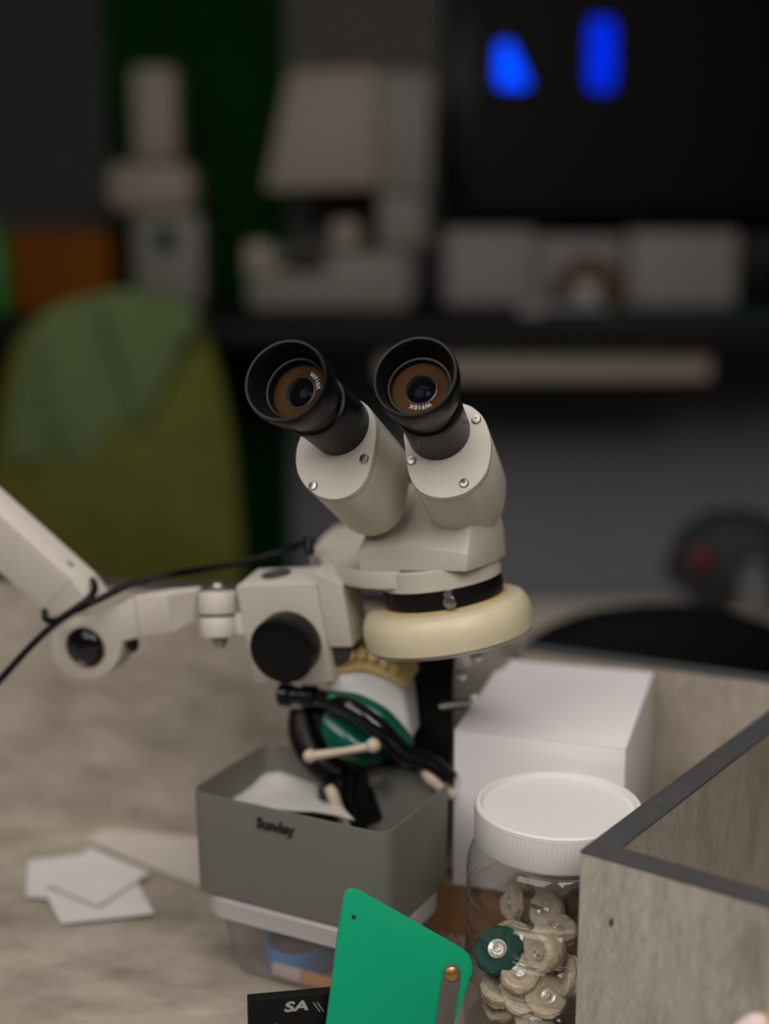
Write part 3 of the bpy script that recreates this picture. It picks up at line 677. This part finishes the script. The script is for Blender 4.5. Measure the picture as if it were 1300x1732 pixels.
# eyepieces and prism housings
EY = [((486, 646), .690, (575, 720), .743, 'L'), ((703, 640), .690, (742, 730), .743, 'R')]
plateL = [(300, 530), (287, 580), (285, 630), (295, 680), (320, 725), (355, 760), (400, 785), (450, 793), (500, 785), (545, 762), (580, 728), (602, 690), (617, 640), (630, 580), (640, 500), (635, 440), (600, 378), (520, 340), (420, 380), (340, 450)]
plateR = [(760, 500), (765, 560), (772, 630), (785, 690), (805, 730), (835, 760), (880, 780), (930, 787), (985, 780), (1040, 760), (1090, 720), (1125, 670), (1140, 610), (1145, 550), (1135, 490), (1110, 430), (1070, 390), (1025, 370), (940, 355), (850, 385), (790, 440)]
cr1 = lambda p: (390 + p[0] * .3846, 540 + p[1] * .3846)
for (e, ed, b, bd_, sd), outl, L_, scr in zip(EY, (plateL, plateR), (.0555, .0545), ([(588, 614), (363, 733)], [(795, 622), (1026, 721), (1080, 441)])):
    E_, B_ = pix(*e, ed), pix(*b, bd_); a = (B_ - E_).normalized()
    o2 = smooth_outline([cr1(p) for p in outl], 3)
    pts = [onpl(x, y, B_, a) for x, y in o2]; cc = sum(pts, Vector()) / len(pts)
    hv = (a - CU * .06 - X * .06).normalized() if sd == 'L' else a
    sc = lambda k, h: [cc + (p - cc) * k + hv * h for p in pts]
    hs = obj('prism_housing', MB().loft([sc(.985, .0042), sc(1.0, .0048), sc(1.0, L_ - .002), sc(.985, L_)]), paint, ms)
    pl_ = obj('cover_plate', MB().loft([sc(.985, 0), sc(.995, .0004), sc(1.0, .001), sc(1.0, .0038), sc(.985, .0042)]), paint, hs)
    for q_ in scr:
        q_ = onpl(*cr1(q_), B_, a)
        s1 = obj('screw', MB().lathe([(.0026, .0005), (.0026, -.0006), (.0022, -.0012), (.0008, -.0014), (.0005, -.0008), (.0001, -.0008)], q_, a, 20), chrome, hs, label='small chrome screw')
    # eyepiece
    ra, u_, v_ = basis(a, X)
    wing = math.radians(200) if sd == 'L' else math.radians(-30)
    def lift(r, h, t, wing=wing): return (r, h - (.0040 * max(0, 1 - h / .016) * (0.5 + .5 * math.cos(t - wing)) if r > .0150 else 0))
    q = .002 if sd == 'L' else 0.0; g_ = 1.08
    eye = obj('eyepiece', MB().lathe([(.0165, .020), (.0158, .026), (.0158, .029), (.0170, .030), (.0172, .034), (.0166, .036), (.0166, .066)], E_, a, 64, X, True, True), blackrub, ms)
    obj('eyecup', MB().lathe([(.0150, .0105), (.0166, .0100), (.0168, .0078), (.0174, .0055), (.0186, .0025), (.0192, .0006), (.0199, -.0004), (.0209, -.0005), (.0215, .0004), (.0217, .0022), (.0214, .006), (.0204, .011), (.0190, .016), (.0180, .020), (.0168, .023), (.0150, .0235)], E_, a, 72, X, False, True, lift), blackrub, eye)
    obj('inner_collar', MB().lathe([(.0166, .0092), (.0160, .0082), (.0150, .0084), (.0146, .0100), (.0144, .0155)], E_, a, 64), blackrub, eye)
    obj('amber_ring', MB().lathe([(.0147, .0114 + q), (.0134, .0110 + q), (.0084, .0118 + q), (.0079, .0122 + q)], E_, a, 64), amber, eye, label='amber lens ring')
    obj('lens_seat', MB().lathe([(.0084, .0116 + q), (.0079, .0114 + q), (.0075, .0125 + q), (.0071, .0150 + q)], E_, a, 48), mat('seat_grey', (.06, .06, .058), .3, metal=.3), eye)
    obj('lens', MB().lathe([(.0074, .0150 + q), (.0060, .0136 + q), (.0040, .0126 + q), (.0020, .0121 + q), (.00005, .0120 + q)], E_, a, 48), lensm, eye, label='dark glass eye lens')
    # engraved magnification around the ring
    txt = 'WF10X'; ang0 = R(-18) if sd == 'L' else R(97)
    camr = X; camu = CU
    rr2 = (camr - a * camr.dot(a)).normalized(); uu2 = rr2.cross(-a) if False else None
    n = -a; r0 = (X - n * X.dot(n)).normalized(); u0 = n.cross(r0)
    tt = []
    for i, chx in enumerate(txt):
        if sd == 'L': th = R(46) - R((0, 13.5, 22.5, 32, 43)[i])
        else: th = R(-69) - R((0, 14, 24, 34, 46)[i])
        rad = r0 * math.cos(th) + u0 * math.sin(th)
        tt.append((chx, E_ + a * (.01085 + q) + rad * .0106, th, rad))
    bmx = bmesh.new()
    for chx, p_, th, rad in tt:
        tang = n.cross(rad) * -1; up_ = rad
        ob = lettering(chx, p_ - up_ * .0012, tang, up_, .0031 if sd == 'L' else .0031, silver, eye, depth=.00008, align='CENTER', bold=.00003)
        bmx.from_mesh(ob.data); me_ = ob.data; bpy.data.objects.remove(ob); bpy.data.meshes.remove(me_)
    mx_ = bpy.data.meshes.new('lettering'); bmx.to_mesh(mx_); bmx.free(); mx_.materials.append(silver)
    ob = bpy.data.objects.new('lettering', mx_); COL.objects.link(ob); ob.parent = eye; ob['label'] = 'pale engraved magnification letters'

# ring axis and bracket plate
RC = pix(757, 1050, RD)                   # centre of the ring light, mid height
PP = pix(699, 969, RD - .033)             # plate top plane passes its front edge
topo = [(523, 936), (545, 906), (566, 889), (602, 885), (690, 880), (715, 925), (700, 955), (672, 967), (640, 968), (606, 966), (583, 962)]
ptop = [onpl(x, y, PP, pu) for x, y in topo]
br = MB().prism(ptop, -pu * .0100, .0012)
P2 = onpl(583, 962, PP, pu)
sl = [(529, 968), (579, 990), (596, 1095), (557, 1095)]
sp = [onpl(x, y, P2, kbk) for x, y in sl]
br.prism(sp, kbk * .026, .0008)
rcx = pix(750, 1000, RD) + mu * .0065
br.lathe([(.0330, 0), (.0340, .0008), (.0340, .0112), (.0330, .0120)], rcx, mu, 64, None, True, True)
brk = obj('mounting_bracket', br, paint, ms)
# head body: lip, sloped face, rounded back
hl, hr_ = onpl(608, 964, PP, pu), onpl(789, 967, PP, pu)
hxv = (hr_ - hl); hwid = hxv.length; hxv.normalize(); hback = pu.cross(hxv)
hc = (hl + hr_) / 2
Hd = lambda x, y, z_: hc + hxv * x + hback * y + pu * z_
hw = hwid / 2
ringA = [(-hw, 0), (-hw * .98, 0), (0, -.0005), (hw * .98, 0), (hw, 0), (hw + .003, .012), (hw + .004, .028), (hw + .002, .046), (0, .052), (-hw - .004, .046), (-hw - .004, .03), (-hw - .002, .012)]
ringB = [(-hw - .001, 0), (-hw * .9, -.0008), (0, .0010), (hw * .9, -.0008), (hw + .001, 0), (hw + .003, .012), (hw + .004, .028), (hw + .002, .046), (0, .052), (-hw - .004, .046), (-hw - .004, .03), (-hw - .002, .012)]
zB = [.0092, .0110, .0136, .0110, .0092, .012, .015, .015, .015, .015, .012, .0105]
ringC = [(-hw * .96, .012), (-hw * .7, .014), (0, .016), (hw * .7, .014), (hw * .98, .010), (hw + .002, .018), (hw + .003, .028), (hw + .001, .044), (0, .050), (-hw - .003, .044), (-hw - .003, .030), (-hw, .018)]
zC = [.022, .024, .025, .025, .025, .029, .031, .031, .031, .031, .029, .024]
ringD = [(-hw * .7, .030), (-hw * .4, .032), (0, .033), (hw * .5, .032), (hw * .90, .028), (hw * .98, .032), (hw + .001, .036), (hw * .9, .043), (0, .047), (-hw * .9, .043), (-hw * .9, .038), (-hw * .8, .033)]
zD = [.042] * 12
hb_ = bmesh.new(); rs = []
for rg, zz in ((ringA, [0.0] * 12), (ringB, zB), (ringC, zC), (ringD, zD)):
    rs.append([hb_.verts.new(Hd(x, y, z_)) for (x, y), z_ in zip(rg, zz)])
for a_, b_ in zip(rs, rs[1:]):
    for i in range(12): hb_.faces.new((a_[i], a_[(i + 1) % 12], b_[(i + 1) % 12], b_[i]))
hb_.faces.new(rs[0][::-1]); hb_.faces.new(rs[-1])
hd = obj('head_body', MB().absorb(hb_, .0012, 2, 28), paint, ms)
# black adapter ring, amber rim, ring light
CX = pix(752, 985, RD)
rax = mu
def onaxis(px, py): return pix(px, py, RD)
A0 = pix(750, 1000, RD)
obj('adapter_ring', MB().lathe([(.0335, -.010), (.0338, -.0095), (.0338, .0095), (.033, .012)], A0, rax, 72, None, True, True), blackpl, ms)
obj('amber_rim', MB().lathe([(.0336, -.0060), (.0362, -.0060), (.0362, -.0046), (.0350, -.0038), (.0336, -.0036)], A0, rax, 72), gold, ms, label='amber plastic rim above the ring light')
RL = pix(757, 1052, RD)
rlm = MB().lathe([(.0340, .0128), (.0365, .0128), (.0410, .0124), (.0445, .0110), (.0466, .0080), (.0477, .0040), (.0480, .0000), (.0479, -.003), (.0474, -.0070), (.0462, -.0080), (.0300, -.0080), (.0290, -.007), (.0290, .008), (.0340, .0128)], RL, rax, 96)
rg = obj('ring_light', rlm, cream, ms, label='cream plastic ring light')
obj('chrome_trim', MB().lathe([(.0463, -.0080), (.0466, -.0083), (.0458, -.0096), (.042, -.0098), (.042, -.0080)], RL, rax, 96), mat('trim_grey', (.35, .34, .33), .3, metal=.6), rg)
obj('diffuser', MB().lathe([(.042, -.0085), (.032, -.0087)], RL, rax, 64), whitepl, rg)
ts = pix(760, 1018, RD - .036)
thb = obj('thumbscrew', MB().lathe([(.0022, .006), (.0022, .002), (.0036, .0018), (.0039, .0008), (.0039, -.0008), (.0033, -.0016), (.0012, -.0018), (.0009, -.0010), (.0001, -.0010)], ts, -(-mbk) , 24, None, True, False), chrome, ms, label='small chrome thumbscrew')
obj('thumbscrew_nut', MB().cyl(ts + mu * .0042 - mbk * .0012, ts + mu * .0042 + mbk * .004, .0026, 6), chrome, thb)
# focus block, knob, rack
KD = .822
kO = pix(398, 992, KD)
kw_, kh_, kd_ = .047 * KD / .76, .0562 * KD / .76, .0292 * KD / .76
fb = obj('focus_block', MB().box(kO - ku * kh_, kr * kw_, kbk * kd_, ku * kh_, .0010, 2), paint, ms)
hP = onpl(467, 971, kO, ku)
obj('post_socket', MB().lathe([(.0092, .0001), (.0088, .0005), (.0084, .0005), (.0080, .0002), (.0001, .0002)], hP, ku, 40), mat('socket_grey', (.10, .10, .095), .35, var=.3, metal=.3), fb, label='dark round post socket')
kn2 = onpl(491, 1086, kO, kbk); kc = kn2
fk = obj('focus_knob', MB().lathe([(.0190, .001), (.0195, -.001), (.0197, -.0125), (.0190, -.0145), (.0175, -.0152), (.006, -.0156), (.0001, -.0156)], kc, kbk, 72, None, True), blackrub, ms, label='round black focus knob')
rk = [(552, 1090), (590, 1090), (588, 1118), (566, 1128), (560, 1156), (552, 1154)]
obj('focus_rack', MB().prism([onpl(x, y, kO + kbk * .006, kbk) for x, y in rk], kbk * .018, .0006), mat('rack_dark', (.05, .05, .05), .35, metal=.5), ms, label='dark metal focus rack')
# hinge
JD = .835
up_l = (ku + X * .02).normalized()
h0 = pix(371, 1077, JD); h1 = pix(369, 1000, JD); hax = (h1 - h0).normalized(); hl_ = (h1 - h0).length
hg = obj('hinge', MB().cyl(h0, h0 + hax * hl_ * .46, .0112, 40, .0012).cyl(h0 + hax * hl_ * .50, h1, .0117, 40, .0012), paint_arm, ms)
obj('hinge_washer', MB().cyl(h0 + hax * hl_ * .455, h0 + hax * hl_ * .51, .0108, 40), blackpl, hg)
obj('hinge_bolt', MB().cyl(h1, h1 + hax * .0045, .0056, 20, .0012).cyl(h1 + hax * .0045, h1 + hax * .0058, .0035, 6), chrome, hg, label='chrome bolthead')
obj('hinge_nut', MB().lathe([(.0048, .001), (.0048, -.003), (.0026, -.0062), (.0010, -.0064)], h0, hax, 6, None, True, True), steel, hg, label='grey pointed nut')
obj('hinge_link', MB().box(h0 + hax * .003 + kbk * -.005 + X * .004, X * .016, kbk * .010, hax * .012, .0006), paint_arm, hg)
# lower arm: disc, box section, bevelled end
AA = pix(145, 1093, .852); an = (kbk * 1.0 + X * -.05).normalized(); adep = (Y * .93 + X * .36).normalized() * .018
T = lambda x, y: onpl(x, y, AA, an)
side = [(100, 1062), (122, 1050), (165, 1041), (226, 1010), (284, 1006), (291, 1071), (236, 1079), (207, 1086)]
arc = [(145 + 60 * math.cos(R(a_)), 1093 + 58 * math.sin(R(a_))) for a_ in range(5, 215, 10)]
arm = MB().prism([T(*p) for p in side + arc], adep, .0012)
endn = [T(284, 1006), T(291, 1071), T(337, 1047) , T(333, 994)]
arm.loft([[T(284.5, 1007), T(291, 1070.5), T(291, 1070.5) + adep * .98, T(284.5, 1007) + adep * .98],
          [pix(333, 1000, .842), pix(337, 1044, .842), pix(345, 1040, .85), pix(340, 992, .85)]])
la_ = obj('lower_arm', arm, paint_arm, ms)
seamA, seamB = T(227, 1010), T(236, 1079)
obj('seam', MB().box(seamA - an * .0002, X * .0004, an * .0004, seamB - seamA), mat('seam_grey', (.22, .20, .18), .6), la_)
pb = T(145, 1094)
obj('pivot_button', MB().lathe([(.0126, .0004), (.0126, -.0012), (.0113, -.0018), (.0105, -.0012), (.0090, -.0030), (.0052, -.0046), (.0001, -.0052)], pb, an, 48), blackgl, la_, label='glossy black domed pivot button')
lk = T(217, 1096); obj('locking_knob', MB().ball(lk + an * .006, .0038, .0038, .0052, 16).cyl(lk + an * .006 + Z * .002, lk + an * .006 + Z * .010, .0022, 12), blackpl, la_)
# upper arm bar
BP = pix(100, 1000, .848); bn_ = (kbk * .9 + X * -.12).normalized(); bdep = (Y * .80 + X * .60).normalized() * .019
TB = lambda x, y: onpl(x, y, BP, bn_)
bar = [(-260, 637), (120, 978), (147, 1014), (99, 1049), (72, 1030), (-260, 752)]
ua = obj('upper_arm', MB().prism([TB(*p) for p in bar], bdep, .0010), paint_arm, ms)
sa_, sb_ = TB(121, 980), TB(73, 1030)
obj('seam', MB().box(sa_ - bn_ * .0002, X * .0004, bn_ * .0004, sb_ - sa_), mat('seam_grey2', (.25, .23, .21), .6), ua)
mk = TB(100, 958) + bdep * .5; obj('top_mark', MB().box(TB(95, 956) + bdep * .42 + Z * .0002, (TB(104, 964) - TB(95, 956)), bdep * .1, Z * .0004), inkm, ua, label='small dark mark')

# power cable and its loop round the bar
cb = thing('power_cable', 'black power cable running along the boom arm to the microscope', 'cable', pix(130, 1030, .83))
obj('cord', MB().tube([pix(-60, 1215, .832), pix(0, 1150, .832), pix(60, 1085, .832), pix(110, 1043, .832), pix(165, 1015, .832), pix(230, 985, .835), pix(290, 972, .842), pix(350, 962, .862), pix(430, 946, .875), pix(500, 926, .872), pix(524, 912, .85)], .0021, 12, 8), blackrub, cb)
obj('cable_loop', MB().tube([pix(118, 1036, .830), pix(95, 1050, .831), pix(78, 1047, .836), pix(76, 1034, .845)], .0022, 12, 6).tube([pix(118, 1036, .830), pix(146, 1016, .831), pix(159, 1000, .838), pix(158, 985, .85), pix(150, 976, .865)], .0022, 12, 6), blackrub, cb)
obj('plug', MB().cyl(pix(522, 910, .842), pix(524, 938, .838), .0030, 16, .0006), blackpl, cb)
cl_ = pix(526, 916, .835)

# two small things cut by the lower right corner
q_ = pix(1278, 1738, .600); tag(obj('pink_stick', MB().tube([q_ + Vector((-.008, 0, -.004)), q_, q_ + Vector((.008, .004, -.004))], [.004, .0062, .005], 16, 6), pink), 'pale pink rounded stick at the lower right corner', 'stick')
q_ = pix(1318, 1725, .597); tag(obj('orange_stick', MB().tube([q_ + Vector((.001, 0, .01)), q_, q_ + Vector((.002, .0, -.02))], [.003, .0055, .006], 16, 6), mat('tan_plastic', (.70, .42, .18), .5)), 'tan orange rounded stick at the right edge corner', 'stick')
